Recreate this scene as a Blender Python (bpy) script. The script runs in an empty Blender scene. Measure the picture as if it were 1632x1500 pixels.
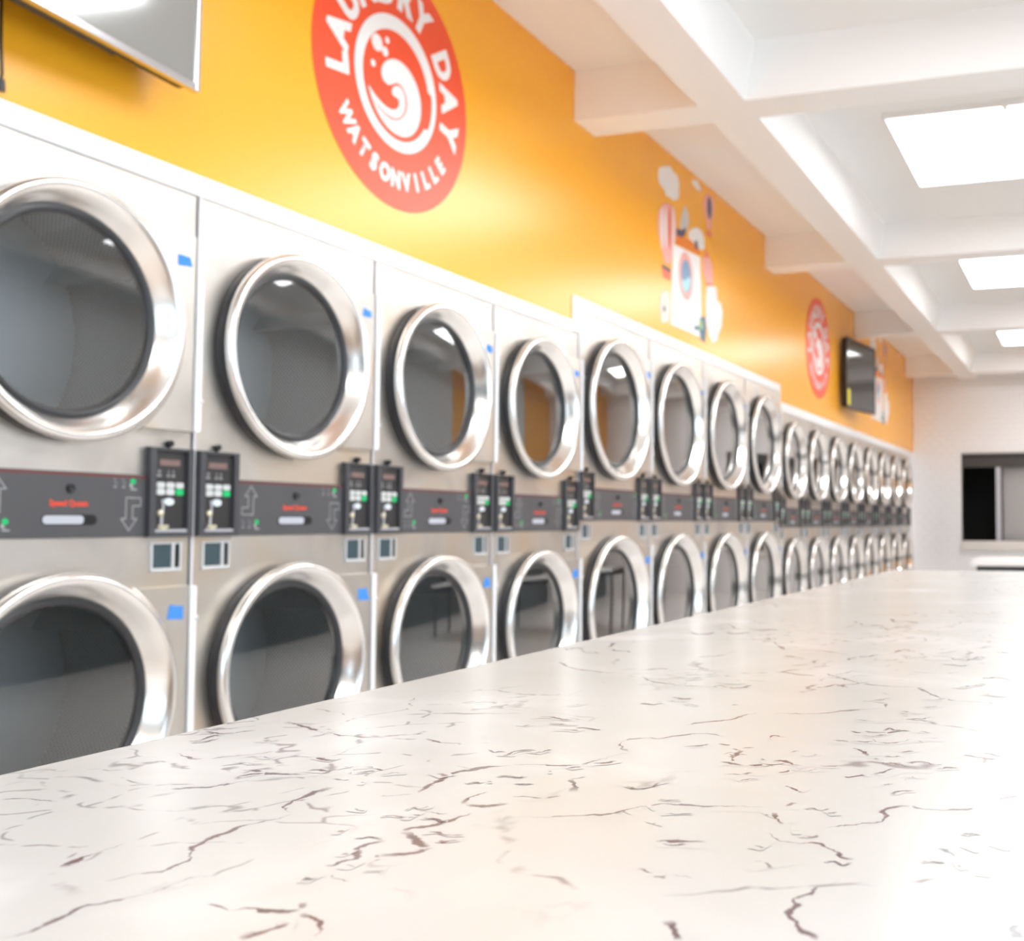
import bpy, bmesh, math, random
from mathutils import Vector, Matrix
PI = math.pi
random.seed(7)
sc = bpy.context.scene
COL = sc.collection

# ------------------------------------------------------------------ camera
CAM_H = 1.01                      # lens height above the floor
FPX, PPX, PPY = 1750.7, 1203.1, 750.0
PITCH, YAW = .0478, .3019
D = 2.4282                        # distance of the dryer fronts to the left of the lens
cy_, sy_, cp_, sp_ = math.cos(YAW), math.sin(YAW), math.cos(PITCH), math.sin(PITCH)
FW = Vector((cy_ * cp_, sy_ * cp_, sp_)); RT = Vector((sy_, -cy_, 0)); UP = RT.cross(FW)
cam_d = bpy.data.cameras.new('camera'); cam = bpy.data.objects.new('camera', cam_d); COL.objects.link(cam)
M = Matrix((RT, UP, -FW)).transposed().to_4x4(); M.translation = Vector((0, 0, CAM_H)); cam.matrix_world = M
cam_d.sensor_width = 36; cam_d.lens = FPX / 1632 * 36
cam_d.shift_x = (816 - PPX) / 1632; cam_d.shift_y = 0
cam_d.clip_start = .01; cam_d.clip_end = 100
cam_d.dof.use_dof = True; cam_d.dof.focus_distance = .56; cam_d.dof.aperture_fstop = 15
sc.camera = cam

def ray(x, y): return FW + RT * ((x - PPX) / FPX) - UP * ((y - PPY) / FPX)
def on_wall(x, y, d=D):           # pixel -> (X, z) on the plane Y = d
    r = ray(x, y); k = d / r.y; return r.x * k, r.z * k + CAM_H
def on_level(x, y, z):            # pixel -> (X, Y) on the plane at height z
    r = ray(x, y); k = (z - CAM_H) / r.z; return r.x * k, r.y * k

# ------------------------------------------------------------------ world and exposure
w = bpy.data.worlds.new('world'); sc.world = w; w.use_nodes = True
bg = w.node_tree.nodes['Background']; bg.inputs[0].default_value = (.80, .90, 1, 1); bg.inputs[1].default_value = 3.8
vs = sc.view_settings; vs.view_transform = 'Standard'; vs.look = 'None'; vs.gamma = 1; vs.use_curve_mapping = False
vs.exposure = 0.10
LIGHT_POWER = 8.8                # radiance of the ceiling diffusers
sc.cycles.max_bounces = 10; sc.cycles.diffuse_bounces = 8; sc.cycles.glossy_bounces = 5
sc.cycles.transparent_max_bounces = 12; sc.cycles.sample_clamp_indirect = 6
sc.cycles.caustics_reflective = False; sc.cycles.caustics_refractive = False

# ------------------------------------------------------------------ materials
MAT = {}
def mat(name, col, rough=.5, metal=0., spec=.5, coat=0., emit=None, es=1.):
    m = bpy.data.materials.new(name); m.use_nodes = True; b = m.node_tree.nodes['Principled BSDF']
    b.inputs['Base Color'].default_value = (*col, 1); b.inputs['Roughness'].default_value = rough
    b.inputs['Metallic'].default_value = metal; b.inputs['Specular IOR Level'].default_value = spec
    b.inputs['Coat Weight'].default_value = coat; b.inputs['Coat Roughness'].default_value = .08
    if emit: b.inputs['Emission Color'].default_value = (*emit, 1); b.inputs['Emission Strength'].default_value = es
    MAT[name] = m; return m
def nt(name): t = MAT[name].node_tree; return t.nodes, t.links, t.nodes['Principled BSDF']
def N(nodes, kind, **kw):
    n = nodes.new(kind)
    for k, v in kw.items():
        if hasattr(n, k): setattr(n, k, v)
        else: n.inputs[k].default_value = v
    return n
def ramp(nodes, stops, interp='LINEAR'):
    r = nodes.new('ShaderNodeValToRGB'); r.color_ramp.interpolation = interp
    e = r.color_ramp.elements
    while len(e) < len(stops): e.new(.5)
    for i, (p, c) in enumerate(stops):
        e[i].position = p; e[i].color = (*c, 1) if len(c) == 3 else c
    return r

mat('orange_paint', (.95, .43, .020), .26, spec=.55)
n, l, b = nt('orange_paint')
tc = N(n, 'ShaderNodeTexCoord'); no = N(n, 'ShaderNodeTexNoise', Scale=160., Detail=3.); bu = N(n, 'ShaderNodeBump', Strength=.05, Distance=.002)
l.new(tc.outputs['Object'], no.inputs['Vector']); l.new(no.outputs[0], bu.inputs['Height']); l.new(bu.outputs[0], b.inputs['Normal'])
mat('white_paint', (.90, .895, .89), .45)
mat('reflection_panel_dark', (.10, .11, .115), .4)
mat('grey_paint', (.76, .77, .77), .5)
mat('white_trim', (.84, .85, .87), .35)
mat('stucco', (.86, .86, .85), .9)
n, l, b = nt('stucco')
tc = N(n, 'ShaderNodeTexCoord'); no = N(n, 'ShaderNodeTexNoise', Scale=90., Detail=4.); bu = N(n, 'ShaderNodeBump', Strength=.5, Distance=.01)
l.new(tc.outputs['Object'], no.inputs['Vector']); l.new(no.outputs[0], bu.inputs['Height']); l.new(bu.outputs[0], b.inputs['Normal'])
mat('tile', (.86, .86, .87), .10, spec=.5)
mat('grout', (.74, .73, .72), .8)
mat('floor_tile', (.50, .47, .43), .3)
n, l, b = nt('floor_tile')
tc = N(n, 'ShaderNodeTexCoord'); br = N(n, 'ShaderNodeTexBrick', Scale=1.); br.offset = 0
br.inputs['Color1'].default_value = (.76, .74, .71, 1); br.inputs['Color2'].default_value = (.71, .69, .67, 1); br.inputs['Mortar'].default_value = (.45, .44, .43, 1)
br.inputs['Brick Width'].default_value = .45; br.inputs['Row Height'].default_value = .45; br.inputs['Mortar Size'].default_value = .005
l.new(tc.outputs['Object'], br.inputs['Vector']); l.new(br.outputs[0], b.inputs['Base Color'])

def steel(name, col, rough, vary, seed):
    mat(name, col, rough, 1.)
    n, l, b = nt(name)
    oi = N(n, 'ShaderNodeObjectInfo'); tc = N(n, 'ShaderNodeTexCoord')
    ad = N(n, 'ShaderNodeVectorMath', operation='ADD'); sc_ = N(n, 'ShaderNodeVectorMath', operation='SCALE'); sc_.inputs[3].default_value = 13.
    l.new(tc.outputs['Object'], ad.inputs[0]); cb = N(n, 'ShaderNodeCombineXYZ'); l.new(oi.outputs['Random'], cb.inputs[0]); l.new(oi.outputs['Random'], cb.inputs[2])
    l.new(cb.outputs[0], sc_.inputs[0]); l.new(sc_.outputs[0], ad.inputs[1])
    no = N(n, 'ShaderNodeTexNoise', Scale=2.6, Detail=3., Distortion=.6); l.new(ad.outputs[0], no.inputs['Vector'])
    warm = tuple(c * k for c, k in zip(col, (1.03, .92, .79)))
    dark = tuple(c * .78 for c in col)
    r = ramp(n, [(.30, dark), (.5, col), (.72, warm if vary else col)])
    l.new(no.outputs[0], r.inputs[0]); l.new(r.outputs[0], b.inputs['Base Color'])
    mp = N(n, 'ShaderNodeMapping'); mp.inputs['Scale'].default_value = (3, 3, 400); l.new(tc.outputs['Object'], mp.inputs[0])
    br = N(n, 'ShaderNodeTexNoise', Scale=1., Detail=2.); l.new(mp.outputs[0], br.inputs['Vector'])
    mr = N(n, 'ShaderNodeMapRange'); mr.inputs['To Min'].default_value = rough - .06; mr.inputs['To Max'].default_value = rough + .08
    l.new(br.outputs[0], mr.inputs[0]); l.new(mr.outputs[0], b.inputs['Roughness'])
    bu = N(n, 'ShaderNodeBump', Strength=.04, Distance=.002); l.new(br.outputs[0], bu.inputs['Height']); l.new(bu.outputs[0], b.inputs['Normal'])
steel('steel', (.72, .69, .65), .36, True, 0)
mat('ring_steel', (.88, .87, .855), .22, 1.)
mat('drum_steel', (.70, .72, .73), .5, .2)
mat('drum_back', (.72, .77, .80), .45, .2)
n, l, b = nt('drum_steel')      # punched holes in staggered rows
uv = N(n, 'ShaderNodeUVMap'); vo = N(n, 'ShaderNodeTexVoronoi', Scale=95.); vo.inputs['Randomness'].default_value = 0.
mp = N(n, 'ShaderNodeMapping'); mp.inputs['Rotation'].default_value = (0, 0, PI / 4)
l.new(uv.outputs[0], mp.inputs[0]); l.new(mp.outputs[0], vo.inputs['Vector'])
r = ramp(n, [(.26, (.02, .02, .02)), (.34, (.70, .71, .71))]); l.new(vo.outputs['Distance'], r.inputs[0]); l.new(r.outputs[0], b.inputs['Base Color'])
mat('rubber', (.035, .036, .04), .42)
mat('cabinet_inside', (.05, .05, .05), .8)
mat('band_plastic', (.075, .075, .082), .38)
mat('panel_plastic', (.055, .057, .066), .4)
mat('panel_face', (.032, .031, .033), .3)
mat('red_line', (.17, .03, .025), .5)
mat('brand_red', (.85, .07, .03), .5)
mat('print_grey', (.42, .42, .43), .6)
mat('print_faint', (.24, .24, .25), .6)
mat('button_white', (.56, .58, .58), .45)
mat('button_green', (.0, .48, .14), .45)
mat('oval_blue', (.66, .74, .80), .4)
mat('pale_metal', (.50, .50, .54), .4, .4)
mat('brass', (.75, .70, .52), .3, .6)
mat('display', (.20, .13, .12), .25)
mat('slot_white', (.48, .50, .57), .3)
mat('black', (.012, .012, .014), .3)
mat('window_slate', (.055, .085, .10), .2)
mat('window_frame', (.70, .72, .74), .35, .3)
mat('hinge_white', (.85, .87, .90), .35)
mat('edge_trim', (.72, .71, .74), .4, .2)
mat('tape_blue', (.05, .26, .78), .75)
mat('logo_red', (.86, .085, .030), .36)
mat('logo_white', (.86, .86, .86), .40)
mat('mural_pink', (.86, .42, .38), .45); mat('mural_pale', (.86, .72, .66), .45); mat('mural_red', (.80, .16, .10), .45); mat('mural_navy', (.05, .07, .16), .45)
mat('mural_blue', (.20, .34, .52), .45); mat('mural_cyan', (.42, .74, .82), .45); mat('mural_grey', (.60, .61, .63), .45)
mat('mural_orange', (.80, .22, .02), .45); mat('mural_green', (.30, .48, .22), .45); mat('mural_teal', (.08, .17, .24), .45)
mat('screen', (.012, .013, .015), .06, spec=.8)
mat('screen_film', (.50, .52, .52), .10, .9)
mat('tv_silver', (.62, .63, .66), .18, 1.)
mat('tv_black', (.015, .015, .017), .35)
mat('sticker_yellow', (.80, .70, .05), .6)
mat('diffuser', (.9, .9, .9), .5, emit=(.97, .985, 1), es=LIGHT_POWER)
mat('fixture_white', (.85, .85, .85), .4)
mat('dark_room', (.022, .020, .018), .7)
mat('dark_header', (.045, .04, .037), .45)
mat('brushed_cabinet', (.36, .34, .325), .42, 1.)
mat('sill', (.72, .69, .65), .4)
mat('laminate', (.82, .82, .82), .3)
mat('dark_frame', (.03, .03, .032), .5)
mat('base_grey', (.42, .42, .43), .5)
mat('washer_steel', (.60, .60, .61), .30, 1.)

def glass(name, tint, refl=1.0):
    m = bpy.data.materials.new(name); m.use_nodes = True; t = m.node_tree; n = t.nodes; l = t.links
    for x in list(n): n.remove(x)
    o = n.new('ShaderNodeOutputMaterial'); mx = n.new('ShaderNodeMixShader'); tr = n.new('ShaderNodeBsdfTransparent'); gl = n.new('ShaderNodeBsdfGlossy')
    fr = n.new('ShaderNodeFresnel'); fr.inputs[0].default_value = 1.55
    mu = n.new('ShaderNodeMath'); mu.operation = 'MULTIPLY'; mu.inputs[1].default_value = refl; mu.use_clamp = True
    tr.inputs[0].default_value = (*tint, 1); gl.inputs['Roughness'].default_value = .02
    l.new(fr.outputs[0], mu.inputs[0]); l.new(mu.outputs[0], mx.inputs[0]); l.new(tr.outputs[0], mx.inputs[1]); l.new(gl.outputs[0], mx.inputs[2]); l.new(mx.outputs[0], o.inputs[0])
    MAT[name] = m
glass('door_glass', (.90, .94, .96), 2.9)
glass('shop_glass', (.93, .96, .97), 1.)

# quartz worktop: pale stone, fine broken veining; ribbons carry the main veins in the attribute "vein"
mat('quartz', (.86, .85, .82), .22, spec=.42)
n, l, b = nt('quartz')
tc = N(n, 'ShaderNodeTexCoord')
def noise(scale, detail=3., dist=0., vec=None, rough=.5):
    q = N(n, 'ShaderNodeTexNoise', Scale=scale, Detail=detail, Distortion=dist); q.inputs['Roughness'].default_value = rough
    l.new(vec or tc.outputs['Object'], q.inputs['Vector']); return q
def math_(op, a, b_=None, clamp=False):
    q = N(n, 'ShaderNodeMath', operation=op); q.use_clamp = clamp
    for i, v in enumerate((a, b_)):
        if v is None: continue
        if isinstance(v, (int, float)): q.inputs[i].default_value = v
        else: l.new(v, q.inputs[i])
    return q.outputs[0]
def smooth(v, lo, hi, a=0., c=1.):
    q = N(n, 'ShaderNodeMapRange', interpolation_type='SMOOTHSTEP'); l.new(v, q.inputs[0])
    q.inputs['From Min'].default_value = lo; q.inputs['From Max'].default_value = hi; q.inputs['To Min'].default_value = a; q.inputs['To Max'].default_value = c
    return q.outputs[0]
warp = noise(7., 4.); wv = N(n, 'ShaderNodeVectorMath', operation='SCALE'); wv.inputs[3].default_value = .16; l.new(warp.outputs['Color'], wv.inputs[0])
wa = N(n, 'ShaderNodeVectorMath', operation='ADD'); l.new(tc.outputs['Object'], wa.inputs[0]); l.new(wv.outputs[0], wa.inputs[1])
vor = N(n, 'ShaderNodeTexVoronoi', Scale=6.5, feature='DISTANCE_TO_EDGE'); l.new(wa.outputs[0], vor.inputs['Vector'])
m1 = noise(5.2, 3.); m2 = noise(46., 2.)
thin = smooth(vor.outputs['Distance'], .0, .022, 1., 0.)
maskA = smooth(m1.outputs[0], .50, .60); maskB = smooth(m2.outputs[0], .42, .60)
fine = math_('MULTIPLY', math_('MULTIPLY', thin, maskA), maskB)
vor2 = N(n, 'ShaderNodeTexVoronoi', Scale=17., feature='DISTANCE_TO_EDGE'); l.new(wa.outputs[0], vor2.inputs['Vector'])
m3 = noise(3.6, 3., .4); m4 = noise(70., 2.)
fine2 = math_('MULTIPLY', math_('MULTIPLY', smooth(vor2.outputs['Distance'], .0, .035, 1., 0.), smooth(m3.outputs[0], .53, .62)), smooth(m4.outputs[0], .46, .58))
at = N(n, 'ShaderNodeAttribute', attribute_name='vein'); at2 = N(n, 'ShaderNodeAttribute', attribute_name='vein_on')
wob = noise(160., 4.); wob2 = noise(30., 2.); brk = noise(38., 3.)
dd = math_('ABSOLUTE', math_('ADD', math_('ADD', at.outputs['Fac'], math_('MULTIPLY', math_('SUBTRACT', wob.outputs[0], .5), .8)), math_('MULTIPLY', math_('SUBTRACT', wob2.outputs[0], .5), .6)))
wid = smooth(brk.outputs[0], .36, .68, .045, .27)
core = smooth(math_('DIVIDE', dd, wid), .35, 1.05, 1., 0.)
core = math_('MULTIPLY', math_('MULTIPLY', core, smooth(brk.outputs[0], .30, .46, .30, 1.)), at2.outputs['Fac'])
halo = math_('MULTIPLY', smooth(dd, .0, .75, .16, 0.), at2.outputs['Fac'])
vein = math_('MAXIMUM', core, math_('MAXIMUM', math_('MULTIPLY', fine, .70), math_('MULTIPLY', fine2, .62)))
hue = noise(9., 2.); hr = ramp(n, [(.42, (.07, .066, .075)), (.58, (.085, .042, .048))]); l.new(hue.outputs[0], hr.inputs[0])
cloud = noise(6., 4., .5); cr = ramp(n, [(.40, (.405, .405, .390)), (.56, (.425, .425, .415)), (.70, (.49, .49, .485))]); l.new(cloud.outputs[0], cr.inputs[0])
mh = N(n, 'ShaderNodeMix', data_type='RGBA'); l.new(halo, mh.inputs[0]); l.new(cr.outputs[0], mh.inputs[6]); mh.inputs[7].default_value = (.36, .35, .37, 1)
mx = N(n, 'ShaderNodeMix', data_type='RGBA'); l.new(math_('MULTIPLY', vein, .95), mx.inputs[0]); l.new(mh.outputs[2], mx.inputs[6]); l.new(hr.outputs[0], mx.inputs[7])
l.new(mx.outputs[2], b.inputs['Base Color'])

# ------------------------------------------------------------------ mesh helpers
class MB:
    def __init__(s): s.v = []; s.f = []; s.uv = None; s.smooth = []
    def quadbox(s, lo, hi, faces='all'):
        (a, b, c), (d, e, g) = lo, hi; k = len(s.v)
        s.v += [(a, b, c), (d, b, c), (d, e, c), (a, e, c), (a, b, g), (d, b, g), (d, e, g), (a, e, g)]
        s.f += [tuple(k + i for i in q) for q in ((0, 3, 2, 1), (4, 5, 6, 7), (0, 1, 5, 4), (1, 2, 6, 5), (2, 3, 7, 6), (3, 0, 4, 7))]
        return s
    box = quadbox
    def hexa(s, pts):
        k = len(s.v); s.v += [tuple(p) for p in pts]
        s.f += [tuple(k + i for i in q) for q in ((0, 3, 2, 1), (4, 5, 6, 7), (0, 1, 5, 4), (1, 2, 6, 5), (2, 3, 7, 6), (3, 0, 4, 7))]
        return s
    def lathe(s, cx, cz, prof, seg=64, a0=0., a1=2 * PI):       # axis along -y; profile of (radius, protrusion)
        full = abs(a1 - a0 - 2 * PI) < 1e-6; m = seg if full else seg + 1; k = len(s.v)
        for i in range(m):
            t = a0 + (a1 - a0) * i / seg
            for r, p in prof: s.v.append((cx + r * math.cos(t), -p, cz + r * math.sin(t)))
        L = len(prof)
        for i in range(seg):
            i2 = (i + 1) % m
            for j in range(L - 1):
                s.f.append((k + i * L + j, k + i * L + j + 1, k + i2 * L + j + 1, k + i2 * L + j))
        return s
    def disc(s, cx, cz, r, y, seg=48, dome=0.):
        k = len(s.v); s.v.append((cx, y - dome, cz))
        rings = 6 if dome else 1
        for q in range(1, rings + 1):
            t = q / rings
            for i in range(seg):
                a = 2 * PI * i / seg; s.v.append((cx + r * t * math.cos(a), y - dome * (1 - t * t), cz + r * t * math.sin(a)))
        for i in range(seg): s.f.append((k, k + 1 + i, k + 1 + (i + 1) % seg))
        for q in range(1, rings):
            o = k + 1 + (q - 1) * seg
            for i in range(seg): s.f.append((o + i, o + seg + i, o + seg + (i + 1) % seg, o + (i + 1) % seg))
        return s
    def plate(s, pts, y0, y1):                                   # polygon in x/z, extruded from y0 (front) to y1
        k = len(s.v); m = len(pts)
        s.v += [(x, y0, z) for x, z in pts] + [(x, y1, z) for x, z in pts]
        s.f.append(tuple(range(k, k + m)))
        if y1 != y0:
            s.f.append(tuple(range(k + 2 * m - 1, k + m - 1, -1)))
            for i in range(m): j = (i + 1) % m; s.f.append((k + i, k + m + i, k + m + j, k + j))
        return s
    def tube(s, pts, r, seg=10):
        k = len(s.v); P = [Vector(p) for p in pts]
        for i, p in enumerate(P):
            d = (P[min(i + 1, len(P) - 1)] - P[max(i - 1, 0)]).normalized()
            u = d.cross(Vector((0, 1, .01))); u = (u if u.length > .05 else d.cross(Vector((1, 0, 0)))).normalized(); w_ = d.cross(u)
            for j in range(seg): a = 2 * PI * j / seg; s.v.append(tuple(p + u * r * math.cos(a) + w_ * r * math.sin(a)))
        for i in range(len(P) - 1):
            for j in range(seg): j2 = (j + 1) % seg; s.f.append((k + i * seg + j, k + i * seg + j2, k + (i + 1) * seg + j2, k + (i + 1) * seg + j))
        s.f.append(tuple(range(k + seg - 1, k - 1, -1))); o = k + (len(P) - 1) * seg; s.f.append(tuple(range(o, o + seg)))
        return s
    def mesh(s, name, m, smooth=False, bevel=0., tri=False):
        me = bpy.data.meshes.new(name); me.from_pydata(s.v, [], s.f)
        bm = bmesh.new(); bm.from_mesh(me)
        if tri: bmesh.ops.triangulate(bm, faces=[f for f in bm.faces if len(f.verts) > 4], ngon_method='EAR_CLIP')
        if not smooth or tri: bmesh.ops.recalc_face_normals(bm, faces=bm.faces)
        if bevel:
            bmesh.ops.bevel(bm, geom=[e for e in bm.edges if e.is_manifold and e.calc_face_angle(0) > .5], offset=bevel, segments=2, affect='EDGES', profile=.6, clamp_overlap=True)
        bm.to_mesh(me); bm.free()
        if smooth: me.shade_smooth()
        me.materials.append(MAT[m]); return me
def obj(name, me, parent=None, **props):
    o = bpy.data.objects.new(name, me); COL.objects.link(o); o.parent = parent
    for k, v in props.items(): o[k] = v
    return o
def build(name, mb, m, parent=None, smooth=False, bevel=0., tri=False, **props): return obj(name, mb.mesh(name, m, smooth, bevel, tri), parent, **props)
def empty(name, loc, label, cat, group=None, rz=0.):
    o = bpy.data.objects.new(name, None); COL.objects.link(o); o.location = loc; o.rotation_euler = (0, 0, rz); o.empty_display_size = .1
    o['label'] = label; o['category'] = cat
    if group: o['group'] = group
    return o
KIDS = {}
def copy_tree(root, loc, label=None):
    def cp(o, par):
        c = o.copy(); COL.objects.link(c); c.parent = par
        for ch in kids[o.name]: cp(ch, c)
        return c
    if root.name not in KIDS:
        d = {}
        def walk(o):
            d[o.name] = list(o.children)
            for ch in d[o.name]: walk(ch)
        walk(root); KIDS[root.name] = d
    kids = KIDS[root.name]
    r = cp(root, None); r.location = loc
    if label: r['label'] = label
    return r
def text_mesh(name, body, size, m, fat=0., sx=1.):
    cu = bpy.data.curves.new(name, 'FONT'); cu.body = body; cu.size = size; cu.align_x = 'CENTER'; cu.align_y = 'CENTER'; cu.offset = fat; cu.resolution_u = 3
    t = bpy.data.objects.new('tmp', cu); COL.objects.link(t); bpy.context.view_layer.update()
    me = bpy.data.meshes.new_from_object(t.evaluated_get(bpy.context.evaluated_depsgraph_get()))
    COL.objects.unlink(t); bpy.data.objects.remove(t); bpy.data.curves.remove(cu)
    me.name = name
    for v in me.vertices: v.co = Vector((v.co.x * sx, 0, v.co.y))      # stand it up in the x/z plane, facing -y
    me.materials.clear(); me.materials.append(MAT[m]); return me

# ------------------------------------------------------------------ the room
XB, XF = -4.2, 15.2                # back (shop window) wall and far tiled wall
YR, YS = -2.66, D + 1.15            # right wall, wall behind the dryers
ZC, ZB = 3.235, 2.986              # coffer ceiling, underside of the beams
S = 2.474                          # seam between the first two dryers in view
X1 = S - 1.6                       # start of the first bank (one dryer stands out of frame)
X2 = S + 2.4; X3 = X2 + 4 * .89; X4 = X3 + 8 * .8
build('floor', MB().box((XB - .2, YR - .2, -.1), (XF + 1.7, YS + .2, 0)), 'floor_tile', kind='structure')
ceil = build('ceiling', MB().box((XB - .2, YR - .2, ZC), (XF + 1.7, YS + .2, ZC + .12)), 'stucco', kind='structure')
BX, BP, BW, TP = 4.81, 3.254, .233, .066
YL, YRR = 1.786, 1.548             # the longitudinal beam in view
for i in range(2):
    yl, yr = YL - i * 3.56, YRR - i * 3.56
    lt = TP if i else .0
    build('ceiling_beam', MB().hexa([(XB, yr, ZB), (XF, yr, ZB), (XF, yl, ZB), (XB, yl, ZB), (XB, yr - TP, ZC), (XF, yr - TP, ZC), (XF, yl + lt, ZC), (XB, yl + lt, ZC)]), 'white_paint', ceil)
for k in range(-2, 4):
    x0 = BX + k * BP; x1 = x0 + BW
    build('ceiling_beam', MB().box((x0, YL, ZB), (x1, D, ZC)), 'white_paint', ceil)
    build('ceiling_beam', MB().box((x0, YR, ZB), (x1, YRR - 3.56 - TP, ZC)), 'white_paint', ceil)
    for i in range(1):
        ya, yb = YRR - i * 3.56, YL - (i + 1) * 3.56
        build('ceiling_beam', MB().hexa([(x0, yb, ZB), (x1, yb, ZB), (x1, ya, ZB), (x0, ya, ZB), (x0 - TP, yb + TP, ZC), (x1 + TP, yb + TP, ZC), (x1 + TP, ya - TP, ZC), (x0 - TP, ya - TP, ZC)]), 'white_paint', ceil)
# bulkhead wall above the dryers, stepped where the taller bank stands
T1, T2 = 1.997, 2.122
prof = [(XB, 0), (X1, 0), (X1, T1 - .05), (X2, T1 - .05), (X2, T2 - .05), (X3, T2 - .05), (X3, T1 - .06), (X4, T1 - .06), (X4, 0), (XF, 0), (XF, ZC), (XB, ZC)]
mb = MB(); mb.plate(prof, D, D + .10)
build('wall_left', mb, 'orange_paint', tri=True, kind='structure')
build('wall_service', MB().box((XB, YS, 0), (XF, YS + .1, ZC)), 'white_paint', kind='structure')
build('wall_right', MB().box((4.2, YR - .1, 0), (12.4, YR, ZC)).box((XB, YR - .1, 0), (4.2, YR, .5)).box((XB, YR - .1, 2.8), (4.2, YR, ZC)).box((XB, YR - .1, .5), (-3.8, YR, 2.8)).box((-.1, YR - .1, .5), (.3, YR, 2.8)), 'grey_paint', kind='structure')
build('wall_right_end', MB().box((12.4, YR - .1, 0), (XF, YR, ZC)), 'orange_paint', kind='structure')
build('reflection_panel', MB().box((4.2, YR - .001, 0), (XF - .01, YR + .012, 1.15)), 'reflection_panel_dark', bpy.data.objects['wall_right'])  # unseen dark panel, added so the lower door glass reflects something darker
# white trim boards along the top of the dryers
def board(name, x0, x1, z0, z1): build(name, MB().box((x0, D - .007, z0), (x1, D + .01, z1)), 'white_trim', bevel=.002, kind='structure')
board('trim_1', X1, X2 - .075, T1 - .060, T1)
board('trim_2', X2 - .075, X3 + .03, T2 - .062, T2)
board('trim_3', X2 - .075, X2 - .004, T1 - .054, T2 - .056)
board('trim_4', X3 - .004, X3 + .03, T1 - .02, T2 - .056)
board('trim_5', X3 + .03, XF, T1 - .085, T1 - .012)
build('trim_6', MB().box((X4, D - .004, 0), (XF, D + .004, T1 - .085)), 'white_trim', kind='structure')

# far wall: subway tiles laid in running bond around the service opening
OY0, OY1, OZ0, OZ1 = -.20, 1.766, CAM_H - .242, CAM_H + .917
mb = MB()
for lo, hi in (((OY1, 0), (YS, ZC)), ((YR, 0), (OY0, ZC)), ((OY0, 0), (OY1, OZ0)), ((OY0, OZ1), (OY1, ZC))):
    mb.box((XF, lo[0], lo[1]), (XF + .12, hi[0], hi[1]))
wall_far = build('wall_far', mb, 'grout', kind='structure')
TW, TH, G = .1524, .0762, .003
tile_me = MB().box((-.007, -TW + G, 0), (0, 0, TH - G)).mesh('tile', 'tile', bevel=.0015)
spots = []
rest = MB(); nrow = int(ZB / TH) + 1
for r_ in range(nrow):
    z = r_ * TH
    y = D - .002 + (TW / 2 if r_ % 2 else 0)
    while y > YR:
        ya, yb = min(y, D - .002), max(y - TW + G, YR)
        zc0, zc1 = z, min(z + TH - G, ZC - .01)
        if ya - yb > .01:
            inside = yb < OY1 and ya > OY0 and zc1 > OZ0 and zc0 < OZ1
            if not inside: spots.append((ya, yb, zc0, zc1))
            else:
                if ya > OY1 + .012: spots.append((ya, OY1 + .002, zc0, zc1))
        y -= TW
vis = sorted([s for s in spots if s[1] > .70 and s[2] > .46], key=lambda s: -s[0])[:300]
vset = set(vis)
for ya, yb, z0, z1 in vis:
    if abs(ya - yb - TW + G) < 1e-4 and abs(z1 - z0 - TH + G) < 1e-4:
        o = obj('tile', tile_me, wall_far); o.location = (XF + random.uniform(-.0006, .0006), ya, z0); o.rotation_euler = (0, random.uniform(-.02, .02), random.uniform(-.02, .02))
    else: build('tile', MB().box((XF - .007, yb, z0), (XF, ya, z1)), 'tile', wall_far)
for s_ in spots:
    if s_ not in vset: rest.box((XF - .007, s_[1], s_[2]), (XF, s_[0], s_[3]))
build('tile_field', rest, 'tile', wall_far, kind='stuff')

# service opening: dark back room, header, steel sliding panel, sill
wn = build('window_1', MB().box((XF - .015, OY0 - .04, OZ1), (XF + .10, OY1, OZ1 + .03)).box((XF - .012, OY1 - .012, OZ0), (XF + .10, OY1, OZ1)), 'dark_frame', kind='structure')
build('window_sill', MB().box((XF - .07, OY0 - .04, OZ0 - .115), (XF + .12, OY1 + .0, OZ0)), 'sill', wn, bevel=.006)
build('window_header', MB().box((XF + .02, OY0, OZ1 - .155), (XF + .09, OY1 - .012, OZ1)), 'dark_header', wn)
build('window_jamb', MB().box((XF + .03, 1.245, OZ0), (XF + .09, 1.31, OZ1 - .155)), 'pale_metal', wn)
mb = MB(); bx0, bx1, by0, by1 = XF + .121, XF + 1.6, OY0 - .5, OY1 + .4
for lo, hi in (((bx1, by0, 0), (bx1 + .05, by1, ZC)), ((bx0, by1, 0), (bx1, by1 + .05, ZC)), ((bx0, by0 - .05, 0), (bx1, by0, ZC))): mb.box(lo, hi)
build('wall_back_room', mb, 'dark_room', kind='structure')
t = empty('steel_cabinet', (XF + .30, .70, 0), 'brushed steel cabinet standing inside the dark service opening', 'cabinet')
build('body', MB().box((0, -.5, 0), (.55, .55, 1.84)), 'brushed_cabinet', t, bevel=.01)
build('door', MB().box((-.03, .03, .1), (-.002, .54, 1.8)), 'brushed_cabinet', t, bevel=.006)
build('door', MB().box((-.03, -.49, .1), (-.002, .02, 1.8)), 'brushed_cabinet', t, bevel=.006)
for yy in (.07, -.02): build('handle', MB().tube([(-.06, yy, .9), (-.06, yy, 1.4)], .01).box((-.06, yy - .006, .92), (-.03, yy + .006, .94)).box((-.06, yy - .006, 1.36), (-.03, yy + .006, 1.38)), 'pale_metal', t)

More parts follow.
